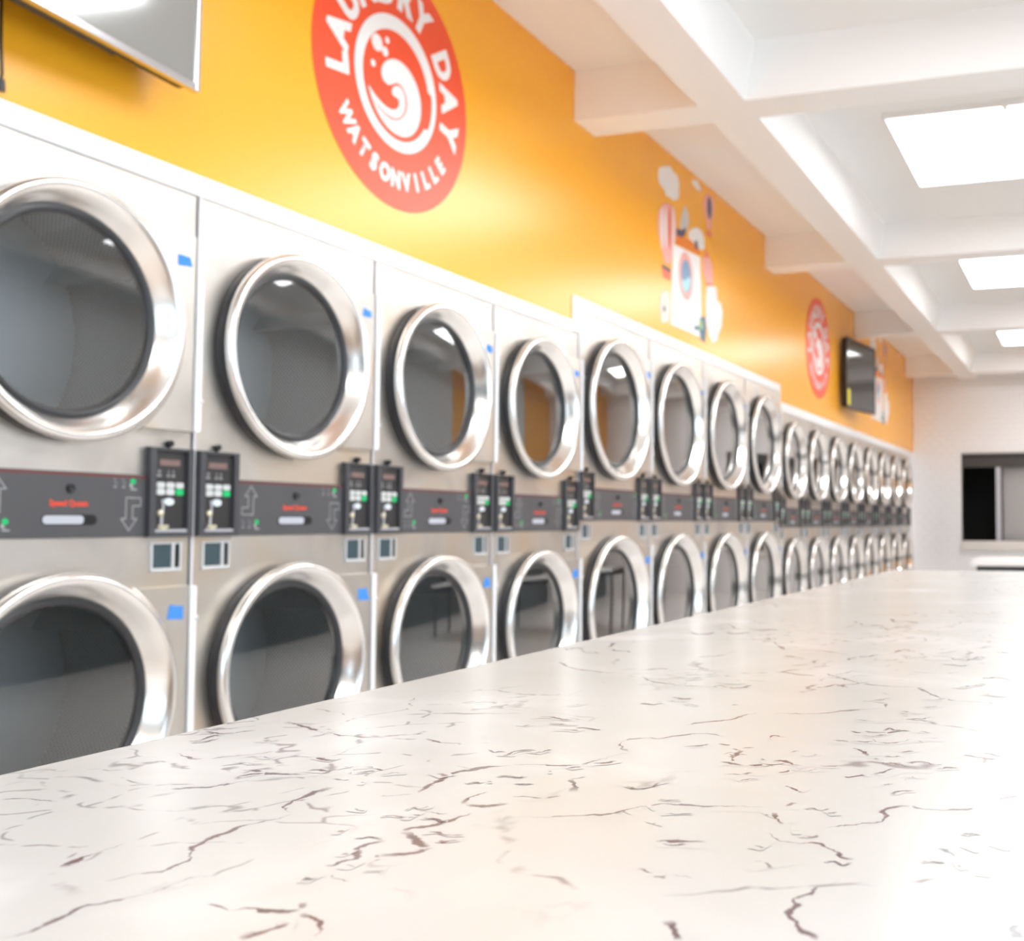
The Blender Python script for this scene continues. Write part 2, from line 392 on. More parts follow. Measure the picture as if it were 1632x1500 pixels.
# shop front behind the lens: a glazed wall that lets the daylight in
mb = MB(); wins = [(-2.5, -.1), (.1, 2.4)]
WZ0, WZ1 = .35, 2.9
for z0, z1 in ((0, WZ0), (WZ1, ZC)): mb.box((XB - .15, YR, z0), (XB, YS, z1))
ed = [YR] + [v for p in wins for v in p] + [YS]
for i in range(0, len(ed), 2): mb.box((XB - .15, ed[i], WZ0), (XB, ed[i + 1], WZ1))
build('wall_back', mb, 'white_paint', kind='structure')
for i, (a, c) in enumerate(wins):
    f = MB()
    for lo, hi in (((a, WZ0), (a + .06, WZ1)), ((c - .06, WZ0), (c, WZ1)), ((a, WZ0), (c, WZ0 + .06)), ((a, WZ1 - .06), (c, WZ1)), (((a + c) / 2 - .03, WZ0), ((a + c) / 2 + .03, WZ1)), ((a, 2.1), (c, 2.15))):
        f.box((XB - .11, lo[0], lo[1]), (XB - .04, hi[0], hi[1]))
    wn2 = build('window_%d' % (i + 2), f, 'tv_silver', kind='structure')
    mid = (a + c) / 2
    for ya, yb in ((a + .06, mid - .03), (mid + .03, c - .06)):
        for za, zb in ((WZ0 + .06, 2.1), (2.15, WZ1 - .06)): build('pane', MB().box((XB - .078, ya, za), (XB - .072, yb, zb)), 'shop_glass', wn2)

for i, (a, c) in enumerate(((-3.8, -.1), (.3, 4.2))):
    f = MB(); mid = (a + c) / 2
    for x0, x1, z0, z1 in ((a, a + .06, .5, 2.8), (c - .06, c, .5, 2.8), (a, c, .5, .56), (a, c, 2.74, 2.8), (mid - .03, mid + .03, .5, 2.8)): f.box((x0, YR - .09, z0), (x1, YR - .03, z1))
    wn3 = build('window_%d' % (i + 4), f, 'tv_silver', kind='structure')
    for x0, x1 in ((a + .06, mid - .03), (mid + .03, c - .06)): build('pane', MB().box((x0, YR - .063, .56), (x1, YR - .057, 2.74)), 'shop_glass', wn3)

# ------------------------------------------------------------------ ceiling lights
def ceiling_light(xa, xb, yc, label, group=None, ln=2.36):
    t = empty('ceiling_light', ((xa + xb) / 2, yc, ZC), label, 'ceiling light', group)
    hx, hy = (xb - xa) / 2, ln / 2
    fr = MB()
    for lo, hi in (((-hx - .02, -hy - .02), (hx + .02, -hy)), ((-hx - .02, hy), (hx + .02, hy + .02)), ((-hx - .02, -hy), (-hx, hy)), ((hx, -hy), (hx + .02, hy)), ((-.006, -hy), (.006, hy))):
        fr.box((lo[0], lo[1], -.034), (hi[0], hi[1], 0))
    build('frame', fr, 'fixture_white', t)
    for s_ in (-1, 1):
        xs = sorted((s_ * .006, s_ * hx))
        build('diffuser', MB().box((xs[0], -hy, -.030), (xs[1], hy, -.006)), 'diffuser', t)
    build('latch', MB().box((-hx - .03, hy * .45, -.05), (-hx + .015, hy * .45 + .03, -.03)), 'fixture_white', t, bevel=.004)
ceiling_light(5.83, 7.06, -.113, 'large twin panel ceiling light in the coffer beyond the first crossing beam')
ceiling_light(9.20, 10.32, -.113, 'twin panel ceiling light in the middle coffer above the small round logo')
ceiling_light(12.70, 13.76, -.113, 'small looking ceiling light in the coffer before the white tiled wall')
ceiling_light(-.66, .56, -.113, 'twin panel ceiling light over the near half of the folding counter')
ceiling_light(2.59, 3.81, -.113, 'twin panel ceiling light above the far end of the folding counter')
sx_, sy2 = on_level(1418, 149, ZB)
t = empty('sprinkler_head', (sx_, sy2, ZB), 'small grey sprinkler fitting under the white ceiling beam', 'sprinkler')
build('escutcheon', MB().lathe(0, 0, [(0, .006), (.03, .006), (.04, 0)], 24), 'pale_metal', t, smooth=True).rotation_euler = (-PI / 2, 0, 0)
build('deflector', MB().lathe(0, 0, [(0, .03), (.014, .03), (.014, .027), (.006, .024), (.006, .004)], 16), 'pale_metal', t, smooth=True).rotation_euler = (-PI / 2, 0, 0)

# ------------------------------------------------------------------ stacked dryers
def plate_hole(x0, x1, z0, z1, cx, cz, r, y=0., seg=64):
    mb = MB(); angs = [2 * PI * i / seg for i in range(seg)] + [math.atan2(z - cz, x - cx) % (2 * PI) for x in (x0, x1) for z in (z0, z1)]
    angs = sorted(set(round(a, 6) for a in angs)); m = len(angs)
    for a in angs:
        c, s_ = math.cos(a), math.sin(a); ts = []
        if c > 1e-9: ts.append((x1 - cx) / c)
        if c < -1e-9: ts.append((x0 - cx) / c)
        if s_ > 1e-9: ts.append((z1 - cz) / s_)
        if s_ < -1e-9: ts.append((z0 - cz) / s_)
        k = min(ts); mb.v += [(cx + r * c, y, cz + r * s_), (cx + k * c, y, cz + k * s_), (cx + r * c, y + .02, cz + r * s_)]
    for i in range(m):
        j = (i + 1) % m; mb.f += [(3 * i, 3 * i + 1, 3 * j + 1, 3 * j), (3 * i, 3 * j, 3 * j + 2, 3 * i + 2)]
    return mb
def rrect(x0, x1, z0, z1, r, seg=5):
    out = []
    for cx, cz, a in ((x1 - r, z1 - r, 0), (x0 + r, z1 - r, 90), (x0 + r, z0 + r, 180), (x1 - r, z0 + r, 270)):
        for i in range(seg + 1): t = math.radians(a + 90 * i / seg); out.append((cx + r * math.cos(t), cz + r * math.sin(t)))
    return out
def outline(pts, wd):                       # closed line drawing as one flat strip loop
    mb = MB(); m = len(pts); P = [Vector((x, 0, z)) for x, z in pts]
    inn = []
    for i in range(m):
        a, b_, c = P[i - 1], P[i], P[(i + 1) % m]
        d1 = (b_ - a).normalized(); d2 = (c - b_).normalized(); n1 = Vector((-d1.z, 0, d1.x)); n2 = Vector((-d2.z, 0, d2.x))
        k = (n1 + n2); k = k / max(k.length_squared, .2) * 2
        inn.append((b_ + k * wd / 2, b_ - k * wd / 2))
    for a, b_ in inn: mb.v += [tuple(a), tuple(b_)]
    for i in range(m): j = (i + 1) % m; mb.f.append((2 * i, 2 * i + 1, 2 * j + 1, 2 * j))
    return mb
def shift(mb, y): mb.v = [(a, b_ + y, c) for a, b_, c in mb.v]; return mb

def make_dryer(q, loc, label, group):
    W, H, R, cx = q['w'], q['h'], q['r'], q['cx']; k = R / .322
    t = empty('stacked_dryer', loc, label, 'dryer', group)
    e = .004
    b0, b1 = q['band']
    build('cabinet_body', MB().box((e, .70, .02), (W - e, .72, H)).box((e, .0, .10), (e + .004, .70, H)).box((W - e - .004, .0, .10), (W - e, .70, H)).box((e, .0, H - .004), (W - e, .70, H)).box((e, .05, .02), (W - e, .70, .10)).box((e + .004, .03, b0 + .05), (W - e - .004, .70, b1 - .05)), 'cabinet_inside', t)
    hr = R * .80
    build('upper_front_panel', plate_hole(e, W - e, b1, H, cx, q['cu'], hr), 'steel', t)
    build('lower_front_panel', plate_hole(e, W - e, .10, b0, cx, q['cl'], hr), 'steel', t)
    build('edge_trim', MB().box((.0, -.004, .1), (.009, .01, H)), 'edge_trim', t)
    scr = [build('screw', MB().lathe(W * fx, H - .022, [(0, .003), (.004, .003), (.006, 0)], 10), 'ring_steel', t, smooth=True) for fx in (.2, .78)]
    # two round doors, each with its own drum behind the glass
    for cz, pz in ((q['cu'], (-.2675, .2785)), (q['cl'], (-.276, .270))):
        prof = [(R * .975, .034), (R * .995, .037), (R, .046), (R * .99, .056), (R * .965, .062), (R * .935, .060), (R * .905, .050), (R * .86, .030), (R * .815, .008), (R * .79, .0)]
        d = build('door', MB().lathe(cx, cz, prof, 80), 'ring_steel', t, smooth=True)
        build('outer_gasket', MB().lathe(cx, cz, [(R * .975, 0), (R * .985, .006), (R * .985, .030), (R * .975, .0345)], 64), 'rubber', d, smooth=True)
        build('inner_gasket', MB().lathe(cx, cz, [(R * .82, .006), (R * .80, .012), (R * .775, .012), (R * .755, .004), (R * .745, -.012)], 64), 'rubber', d, smooth=True)
        build('glass', MB().disc(cx, cz, R * .757, -.001, 48, .006), 'door_glass', d, smooth=True)
        px1 = W - .0262; zz0, zz1 = cz + pz[0] * k, cz + pz[1] * k
        ra = R * .90; aa = math.asin(min(.97, pz[1] * k / ra)); ab = math.asin(max(-.97, pz[0] * k / ra))
        arc = [(cx + ra * math.cos(ab + (aa - ab) * i / 20), cz + ra * math.sin(ab + (aa - ab) * i / 20)) for i in range(21)]
        build('hinge_plate', MB().plate([(px1, zz0), (px1, zz1)] + arc[::-1], -.026, -.0005), 'steel', d, tri=True)
        build('hinge_flange', MB().lathe(cx, cz, [(R * 1.06, .0262), (R * 1.055, .034), (R * 1.03, .040), (R * .99, .040)], 30, -.98, .98), 'ring_steel', d, smooth=True)
        hg = build('hinge', MB().box((W - .026, -.032, zz0), (W - .003, -.001, zz1)), 'hinge_white', d, bevel=.003)
        for f in (.16, .84):
            zb = zz0 + (zz1 - zz0) * f; build('bolt', MB().lathe(W - .0075, zb, [(0, .038), (.005, .038), (.006, .034), (.006, .001)], 10), 'hinge_white', d, smooth=True)
        rd = min(R * 1.16, W / 2 - .02); cxd = min(max(cx, rd + .012), W - rd - .012)
        dm = MB().lathe(cxd, cz, [(rd * .92, -.022), (rd, -.03), (rd, -.40)], 64)
        me = dm.mesh('drum', 'drum_steel', smooth=True)
        uvl = me.uv_layers.new(name='UVMap')
        for lp in me.loops:
            v = me.vertices[lp.vertex_index].co; uvl.data[lp.index].uv = (math.atan2(v.z - cz, v.x - cxd) * rd, v.y)
        dr = obj('drum', me, t)
        build('drum_back', MB().disc(cxd, cz, rd, .40, 48), 'drum_back', dr)
        for a in (30, 150, 270):
            a = math.radians(a); c, s_ = math.cos(a), math.sin(a); hw = .03
            P = [(cxd + c * rd - s_ * hw, cz + s_ * rd + c * hw), (cxd + c * (rd - .07), cz + s_ * (rd - .07)), (cxd + c * rd + s_ * hw, cz + s_ * rd - c * hw)]
            build('drum_rib', MB().plate(P, .06, .398), 'drum_back', dr)
    # control band
    band = build('control_band', MB().box((.010, -.006, b0), (W - e, .012, b1)), 'band_plastic', t, bevel=.0015)
    build('red_line', MB().box((.012, -.0068, b1 - .009), (W - e - .002, -.0055, b1 - .004)), 'red_line', band)
    Y0 = -.0066
    bc = W / 2 + .008
    build('key_lock', MB().lathe(bc + .006, b0 + .123, [(0, .011), (.005, .011), (.0085, .0145), (.0105, .013), (.011, .006)], 20), 'black', band, smooth=True)
    o = obj('brand_lettering', text_mesh('brand_lettering', 'Speed Queen', .0205, 'brand_red', .0006, .95), band); o.location = (bc + .003, Y0 - .0004, b0 + .0855)
    build('card_slot', MB().plate(rrect(bc - .070, bc + .083, b0 + .032, b0 + .058, .0125), Y0, Y0 - .0006), 'black', band, tri=True)
    build('slot_light', MB().plate(rrect(bc - .068, bc + .045, b0 + .0345, b0 + .0555, .010), Y0 - .0008, Y0 - .0012), 'slot_white', band, tri=True)
    def arrow(x0, z0, up):
        a = [(0, 0), (.046, 0), (.046, .055), (.060, .055), (.036, .086), (.012, .055), (.025, .055), (.025, .021), (0, .021)]
        if not up: a = [(.062 - x, .086 - z) for x, z in a]
        return shift(outline([(x0 + x, z0 + z) for x, z in a], .0022), Y0)
    build('arrow_mark', arrow(.186, b0 + .062, True), 'print_grey', band)
    build('arrow_mark', arrow(W - .238, b0 + .017, False), 'print_grey', band)
    for x0, z0 in ((.186, b0 + .018), (W - .262, b0 + .124)):
        for i in range(3):
            build('program_icon', MB().box((x0 + .026 * i, Y0 - .0003, z0 + .004), (x0 + .026 * i + .010, Y0, z0 + .010)).box((x0 + .026 * i + .002, Y0 - .0003, z0 + .016), (x0 + .026 * i + .012, Y0, z0 + .019)).box((x0 + .026 * i, Y0 - .0003, z0 + .024), (x0 + .026 * i + .006, Y0, z0 + .028)), 'print_faint', band)
        build('start_icon', MB().plate([(x0 + .060 + .0085 * math.cos(i * PI / 8), z0 + .022 + .0075 * math.sin(i * PI / 8)) for i in range(16)], Y0, Y0 - .0005), 'button_green', band, tri=True)
        build('start_label', MB().box((x0 + .050, Y0 - .0004, z0 + .008), (x0 + .057, Y0, z0 + .016)).box((x0 + .053, Y0 - .0003, z0), (x0 + .072, Y0, z0 + .003)), 'print_grey', band)
    # two control panels with a coin window under each
    pw, ph = .147, q['ptop'] - b0 + .001
    for px in (.012, W - .012 - pw):
        zt = q['ptop']; sv = ph / .242
        U = lambda x: px + (x - 75) * .000327
        V = lambda y: zt - (y - 190) * .000281 * sv
        pn = build('control_panel', MB().box((px, -.009, zt - ph), (px + pw, .01, zt)).box((px, -.020, zt - ph), (U(135), -.009, zt)).box((U(470), -.020, zt - ph), (px + pw, -.009, zt)).box((U(135), -.020, V(215)), (U(470), -.009, zt)).box((U(135), -.020, zt - ph), (U(470), -.009, V(1005))), 'panel_plastic', t)
        F = -.0095
        build('panel_face', MB().box((U(136), F, V(974)), (U(469), -.0088, V(216))), 'panel_face', pn)
        rect = lambda nm, x0, x1, y0, y1, m, th=.0008: build(nm, MB().box((U(x0), F - th, V(y1)), (U(x1), F, V(y0))), m, pn)
        rect('display', 195, 405, 302, 360, 'display'); rect('tray_lip', 130, 466, 976, 1003, 'pale_metal', .009)
        for x0, x1 in ((168, 212), (270, 300), (318, 352)): build('status_icon', MB().box((U(x0), F - .0005, V(470)), (U(x1), F, V(445))).box((U(x0 + 12), F - .0005, V(432)), (U(x1 - 8), F, V(405))), 'print_faint', pn)
        for c_, (xa, xb) in enumerate(((163, 247), (260, 344), (358, 442))):
            for r_, (ya, yb) in enumerate(((522, 577), (583, 645))):
                build('button', MB().plate(rrect(U(xa), U(xb), V(yb), V(ya), .0055, 3), F - .003, F), 'button_green' if (c_, r_) == (2, 1) else 'button_white', pn, tri=True)
        build('start_button', MB().plate([(U(290) + .0165 * math.cos(i * PI / 10), V(710) + .0100 * math.sin(i * PI / 10)) for i in range(20)], F - .004, F), 'oval_blue', pn, tri=True)
        build('printed_line', MB().plate([(U(218), V(690)), (U(245), V(690)), (U(250), V(740)), (U(248), V(820)), (U(228), V(820)), (U(228), V(740))], F, F - .0006).box((U(212), F - .0006, V(945)), (U(240), F, V(850))), 'pale_metal', pn, tri=True)
        build('coin_knob', MB().lathe(U(205), V(822), [(0, .018), (.006, .018), (.0095, .014), (.0095, .009)], 18), 'brass', pn, smooth=True)
        build('coin_chute', MB().box((U(178), F - .006, V(968)), (U(282), F, V(935))).box((U(195), F - .009, V(980)), (U(250), F, V(960))), 'brass', pn)
        build('panel_lock', MB().lathe(U(298), zt + .0135, [(0, .018), (.005, .018), (.0085, .015), (.0090, .0)], 16).box((U(280), -.006, zt), (U(316), .0, zt + .010)), 'black', pn)
        wz1 = b0 - .016; wz0 = wz1 - .078; wx0 = px + .029 if px < .1 else px + .022; wx1 = wx0 + .104
        cw = build('coin_window', MB().box((wx0, -.005, wz0), (wx0 + .006, .004, wz1)).box((wx1 - .006, -.005, wz0), (wx1, .004, wz1)).box((wx0, -.005, wz0), (wx1, .004, wz0 + .009)).box((wx0, -.005, wz1 - .004), (wx1, .004, wz1)).box((wx1 - .034, -.005, wz0), (wx1 - .025, .004, wz1)), 'window_frame', t)
        build('pane', MB().box((wx0 + .005, -.0015, wz0 + .008), (wx1 - .033, .003, wz1 - .003)), 'window_slate', cw)
        build('pane', MB().box((wx1 - .026, -.0015, wz0 + .008), (wx1 - .005, .003, wz1 - .003)), 'black', cw)
    return t
SMALL = dict(w=.8, h=1.943, r=.322, cx=.392, cu=CAM_H + .5215, cl=CAM_H - .444, band=(.973, 1.138), ptop=1.214)
LARGE = dict(w=.89, h=2.066, r=.374, cx=.428, cu=CAM_H + .597, cl=CAM_H - .438, band=(1.022, 1.188), ptop=1.264)
ORD = ['first', 'second', 'third', 'fourth', 'fifth', 'sixth', 'seventh', 'eighth']
small = make_dryer(SMALL, (X1, D, 0), 'stainless stacked dryer, fifth from the step up in the white trim', 'stacked dryers along the orange wall')
for i in range(4): copy_tree(small, (X1 + .8 * (i + 1), D, 0), 'stainless stacked dryer in the shorter bank, %s from the step up in the white trim' % ORD[3 - i])
large = make_dryer(LARGE, (X2, D, 0), 'taller stainless stacked dryer, first after the step up in the white trim', 'stacked dryers along the orange wall')
for i in range(1, 4): copy_tree(large, (X2 + .89 * i, D, 0), 'taller stainless stacked dryer, %s after the step up in the white trim' % ORD[i])
for i in range(8): copy_tree(small, (X3 + .8 * i, D, 0), 'stainless stacked dryer in the far bank, %s from the white tiled wall' % ORD[7 - i])
# blue tape on the door plates
tape_n = 0
def tape(x, z, wd, ht, where, y):
    j = random.uniform
    pts = [(-wd / 2 + j(-.004, .004), -ht / 2 + j(-.003, .003)), (wd / 2 + j(-.004, .006), -ht / 2 + j(-.004, .003)), (wd / 2 + j(-.01, .002), ht / 2 + j(-.002, .002)), (0, ht / 2 + j(-.003, .001)), (-wd / 2 + j(.0, .01), ht / 2 + j(-.002, .003))]
    o = build('tape_piece', MB().plate(pts, -.0006, 0), 'tape_blue', tri=True, label='scrap of blue tape on the ' + where, category='tape', group='blue tape scraps on the dryer doors')
    o.location = (x, y, z); o.rotation_euler = (0, j(-.08, .08), 0)
def tapes(x0, q, nm):
    k = q['r'] / .322; xx = q['w'] - .070
    tape(x0 + xx, q['cu'] + .2035 * k, .050, .028, 'upper door of the ' + nm, D - .0262); tape(x0 + xx, q['cl'] + .200 * k, .054, .040, 'lower door of the ' + nm, D - .0262)
for i in range(4): tapes(X1 + .8 * (i + 1), SMALL, '%s dryer before the step up' % ORD[3 - i])
for i in range(4): tapes(X2 + .89 * i, LARGE, '%s taller dryer after the step' % ORD[i])
for i in range(8): tapes(X3 + .8 * i, SMALL, '%s dryer from the tiled wall' % ORD[7 - i])

# ------------------------------------------------------------------ round logo signs
LC = (3.385, 1.605 + CAM_H); LR = .460
def crop5(x, y): X, z = on_wall(480 + x / 4.1667, y / 4.1667); return X - LC[0], z - LC[1]
def make_logo():
    t = empty('logo_sign', (LC[0], D, LC[1]), 'large red round laundry logo with white wave on orange wall', 'sign', 'round wave logos')
    circ = lambda r, m=72: [(r * math.cos(2 * PI * i / m), r * math.sin(2 * PI * i / m)) for i in range(m)]
    build('disc', MB().plate(circ(LR, 96), -.002, -.0002), 'logo_red', t, tri=True)
    ya, yb = -.0035, -.0022
    # white ring whose inner edge steps out on one side
    inner = []
    for i in range(96):
        a = 360 * i / 96; r = .198
        if a < 14 or a > 332: r = .219
        inner.append((r * math.cos(math.radians(a)) - .003, r * math.sin(math.radians(a)) - .008))
    mb = MB(); out = circ(.245, 96)
    for (x, z), (u, v) in zip(out, inner): mb.v += [(x, ya, z), (u, ya, v)]
    for i in range(96): j = (i + 1) % 96; mb.f.append((2 * i, 2 * i + 1, 2 * j + 1, 2 * j))
    build('ring', mb, 'logo_white', t)
    wave = [(600, 385), (560, 392), (530, 430), (522, 475), (535, 530), (570, 565), (600, 562), (625, 548), (660, 565), (690, 620), (705, 690), (697, 750), (672, 792), (630, 812), (580, 797), (520, 742), (480, 685), (437, 575), (455, 650), (500, 760), (560, 850), (620, 903), (680, 927), (730, 917), (770, 870), (790, 810), (797, 740), (790, 650), (765, 560), (720, 470), (670, 415), (630, 390)]
    curl = [(625, 570), (605, 580), (595, 605), (605, 640), (640, 655), (650, 690), (640, 725), (610, 740), (560, 720), (500, 660), (455, 597), (430, 552), (445, 612), (490, 690), (550, 760), (610, 795), (640, 797), (670, 775), (688, 730), (690, 670), (675, 610), (650, 575)]
    def smooth_poly(P, it=2):
        for _ in range(it): P = [p for i in range(len(P)) for p in ((P[i][0] * .75 + P[(i + 1) % len(P)][0] * .25, P[i][1] * .75 + P[(i + 1) % len(P)][1] * .25), (P[i][0] * .25 + P[(i + 1) % len(P)][0] * .75, P[i][1] * .25 + P[(i + 1) % len(P)][1] * .75))]
        return P
    for nm, P in (('wave', wave), ('wave_curl', curl)):
        build(nm, MB().plate([(u * .965, v * .965) for u, v in (crop5(*p) for p in smooth_poly(P))], ya, yb), 'logo_white', t, tri=True)
    for x, y, rx, ry in ((500, 282, 36, 60), (553, 343, 20, 28), (567, 268, 14, 20), (473, 418, 15, 18)):
        c = crop5(x, y); r = (crop5(x + rx, y)[0] - crop5(x - rx, y)[0]) / 2
        build('droplet', MB().plate([(c[0] + r * math.cos(i * PI / 12), c[1] + r * math.sin(i * PI / 12)) for i in range(24)], ya, yb), 'logo_white', t, tri=True)
    def letter(ch, ang, r, size, top, fat, sx):
        o = obj('letter', text_mesh('letter', ch, size, 'logo_white', fat, sx), t)
        a = math.radians(ang); o.location = (r * math.cos(a), ya, r * math.sin(a))
        o.rotation_euler = (0, -(a - PI / 2) if top else -(a + PI / 2), 0)
    for ch, a in zip('LAUNDRY', (188, 169, 147.5, 126.5, 105, 84, 65)): letter(ch, a, .332, .150, True, .009, .95)
    for ch, a in zip('DAY', (33, 11, -12)): letter(ch, a, .332, .150, True, .009, .95)
    for i, ch in enumerate('WATSONVILLE'): letter(ch, -143 + 10.5 * i, .354, .086, False, .005, .85)
    return t
logo = make_logo()
copy_tree(logo, (9.765, D, LC[1]), 'red round laundry logo with white wave beside the wall television')

# ------------------------------------------------------------------ painted wall mural
def c6(x, y): return on_wall(1000 + x / 4.4118, 240 + y / 4.4118)
MO = c6(400, 800)
def make_mural():
    t = empty('wall_mural', (MO[0], D, MO[1]), 'printed wall graphic of a washing machine with balloons and clouds', 'wall decal', 'washing machine wall graphics')
    lay = [0]
    def piece(name, pts, m, parent=None, lev=1):
        return build(name, MB().plate([(a - MO[0], c - MO[1]) for a, c in pts], -.0006 * lev - .0006, -.0002), m, parent or t, tri=True)
    def blob(name, px, m, lev=1, parent=None): return piece(name, [c6(*p) for p in px], m, parent, lev)
    def ell(name, x0, x1, y0, y1, m, lev=1, parent=None, seg=28):
        a = c6(x0, (y0 + y1) / 2); b_ = c6(x1, (y0 + y1) / 2); tp = c6((x0 + x1) / 2, y0); bt = c6((x0 + x1) / 2, y1)
        cx, cz, rx, rz = (a[0] + b_[0]) / 2, (tp[1] + bt[1]) / 2, (b_[0] - a[0]) / 2, (tp[1] - bt[1]) / 2
        return piece(name, [(cx + rx * math.cos(2 * PI * i / seg), cz + rz * math.sin(2 * PI * i / seg)) for i in range(seg)], m, parent, lev)
    blob('cloud', [(215, 160), (222, 122), (250, 112), (300, 112), (322, 150), (350, 175), (362, 230), (362, 325), (345, 352), (318, 348), (300, 330), (272, 322), (258, 275), (232, 245), (217, 205)], 'logo_white')
    blob('cloud', [(452, 212), (470, 203), (495, 215), (515, 262), (515, 288), (490, 275), (462, 245)], 'logo_white')
    bl = blob('balloon', [(275, 368), (305, 385), (330, 430), (343, 510), (342, 590), (330, 660), (312, 740), (300, 800), (262, 790), (250, 740), (235, 660), (218, 580), (212, 500), (220, 425), (243, 382)], 'mural_pink')
    for x0, x1 in ((232, 250), (262, 276), (284, 304), (316, 330)): ell('stripe', x0, x1, 395, 690, 'mural_red' if x0 == 284 else 'logo_white', 2, bl)
    blob('basket', [(243, 808), (302, 842), (302, 915), (250, 890)], 'mural_red', 1, bl); blob('basket_rim', [(243, 800), (303, 836), (303, 858), (243, 822)], 'mural_navy', 2, bl)
    b2 = blob('balloon', [(570, 303), (595, 325), (606, 370), (604, 430), (592, 490), (585, 560), (560, 548), (556, 490), (542, 430), (534, 370), (545, 318)], 'mural_pink')
    ell('stripe', 560, 590, 325, 480, 'mural_navy', 2, b2); blob('basket', [(553, 562), (590, 580), (590, 608), (556, 595)], 'mural_red', 1, b2)
    blob('figure', [(403, 385), (425, 440), (432, 500), (420, 560), (405, 575), (372, 548), (370, 500), (385, 440)], 'mural_grey'); blob('figure', [(342, 545), (375, 560), (412, 540), (405, 590), (380, 615), (345, 600)], 'mural_navy', 2)
    blob('cloud', [(430, 575), (455, 545), (490, 540), (520, 565), (538, 620), (540, 690), (515, 702), (470, 680), (432, 650)], 'logo_white'); blob('figure', [(470, 640), (488, 630), (498, 690), (475, 695)], 'mural_navy', 3)
    w_ = blob('washing_machine', [(318, 655), (510, 748), (522, 1320), (303, 1222)], 'logo_white', 2)
    blob('machine_top', [(338, 590), (440, 625), (512, 700), (512, 742), (332, 652)], 'mural_orange', 2, w_)
    ell('machine_door', 358, 458, 715, 1052, 'mural_pink', 3, w_); ell('machine_glass', 376, 444, 770, 1000, 'mural_blue', 4, w_)
    blob('machine_water', [(378, 905), (400, 915), (425, 890), (444, 900), (436, 955), (420, 992), (402, 992), (384, 955)], 'mural_cyan', 5, w_)
    for x, y in ((345, 1065), (440, 1120)): ell('machine_mark', x - 5, x + 5, y - 25, y + 25, 'mural_grey', 3, w_)
    blob('rocket', [(550, 695), (570, 740), (592, 800), (600, 900), (595, 948), (556, 940), (535, 860), (530, 770)], 'mural_pink'); blob('rocket_tip', [(550, 690), (568, 735), (566, 760), (540, 750)], 'mural_red', 2)
    blob('rocket_band', [(552, 925), (598, 940), (598, 955), (556, 945)], 'mural_red', 2)
    blob('cloud', [(556, 960), (590, 945), (622, 965), (630, 1055), (655, 1075), (668, 1130), (660, 1240), (640, 1290), (625, 1340), (596, 1350), (572, 1300), (553, 1200), (552, 1060)], 'logo_white')
    blob('cloud', [(232, 1010), (260, 985), (290, 1000), (300, 1080), (290, 1205), (240, 1210), (228, 1100)], 'mural_pale'); ell('figure', 248, 268, 1090, 1135, 'mural_navy', 2)
    blob('plant', [(508, 1175), (545, 1165), (552, 1240), (545, 1350), (515, 1330), (500, 1260), (470, 1265), (468, 1230), (500, 1235)], 'mural_teal', 3); ell('plant_leaf', 500, 528, 1190, 1260, 'mural_green', 4)
    return t
mural = make_mural()
c = copy_tree(mural, (12.62, D, MO[1]), 'printed washing machine graphic half hidden behind the small television')

# ------------------------------------------------------------------ televisions on wall arms
def television(loc, rz, wd, ht, label, bezel, mat_b, th=.055, sticker=False, depth=.12, scr='screen'):
    t = empty('television', loc, label, 'television', None, rz)
    build('back_shell', MB().box((-wd / 2 + .01, .006, .01), (wd / 2 - .01, th, ht - .01)), 'tv_black', t, bevel=.008)
    bz = MB()
    for lo, hi in (((-wd / 2, 0), (-wd / 2 + bezel, ht)), ((wd / 2 - bezel, 0), (wd / 2, ht)), ((-wd / 2 + bezel, 0), (wd / 2 - bezel, bezel * 1.4)), ((-wd / 2 + bezel, ht - bezel), (wd / 2 - bezel, ht))):
        bz.box((lo[0], -.008, lo[1]), (hi[0], .014, hi[1]))
    build('bezel', bz, mat_b, t, bevel=.002)
    build('screen', MB().box((-wd / 2 + bezel * .9, -.003, bezel), (wd / 2 - bezel * .9, .004, ht - bezel * .9)), scr, t)
    build('wall_mount', MB().box((-.12, th, ht * .35), (.12, th + .02, ht * .65)).box((-.03, th + .02, ht * .45), (.03, depth + .02, ht * .55)), 'tv_black', t)
    build('vent_strip', MB().box((-wd * .3, th * .3, .002), (wd * .3, th * .8, .012)), 'dark_frame', t)
    if sticker: build('sticker', MB().box((-wd / 2 + .02, -.0045, .03), (-wd / 2 + .10, -.003, .19)), 'sticker_yellow', t)
    return t
a1 = math.atan2(.047, .5)
c1 = Vector((2.34, D - .12, CAM_H + 1.163)); dr1 = Vector((math.cos(a1), math.sin(a1), 0))
p1 = c1 - dr1 * .62
television(p1, a1, 1.24, .71, 'large silver framed television mounted above the shorter dryers', .014, 'tv_silver', depth=D - p1.y, scr='screen_film')
a2 = math.atan2(-.11, .86)
c2 = Vector((10.56, D - .085, CAM_H + 1.140)); dr2 = Vector((math.cos(a2), math.sin(a2), 0))
television(c2 + dr2 * .44, a2, .88, .705, 'small black television with yellow sticker between logo and graphic', .018, 'tv_black', sticker=True, depth=D - (c2 + dr2 * .44).y)
xk, zk = on_wall(0, 40, D - .02); xe, ze = on_wall(1, 130, D - .02)
t = empty('power_cable', (xe, D - .02, ze), 'black cable with plug hanging under the large television', 'cable')
build('cord', MB().tube([(xk - xe, .0, .30), (xk - xe + .003, .0, .10), (.003, .0, .02), (0, 0, 0)], .0035), 'black', t, smooth=True)
build('plug', MB().tube([(0, 0, .005), (.001, 0, -.004), (.002, 0, -.022)], .009), 'black', t)

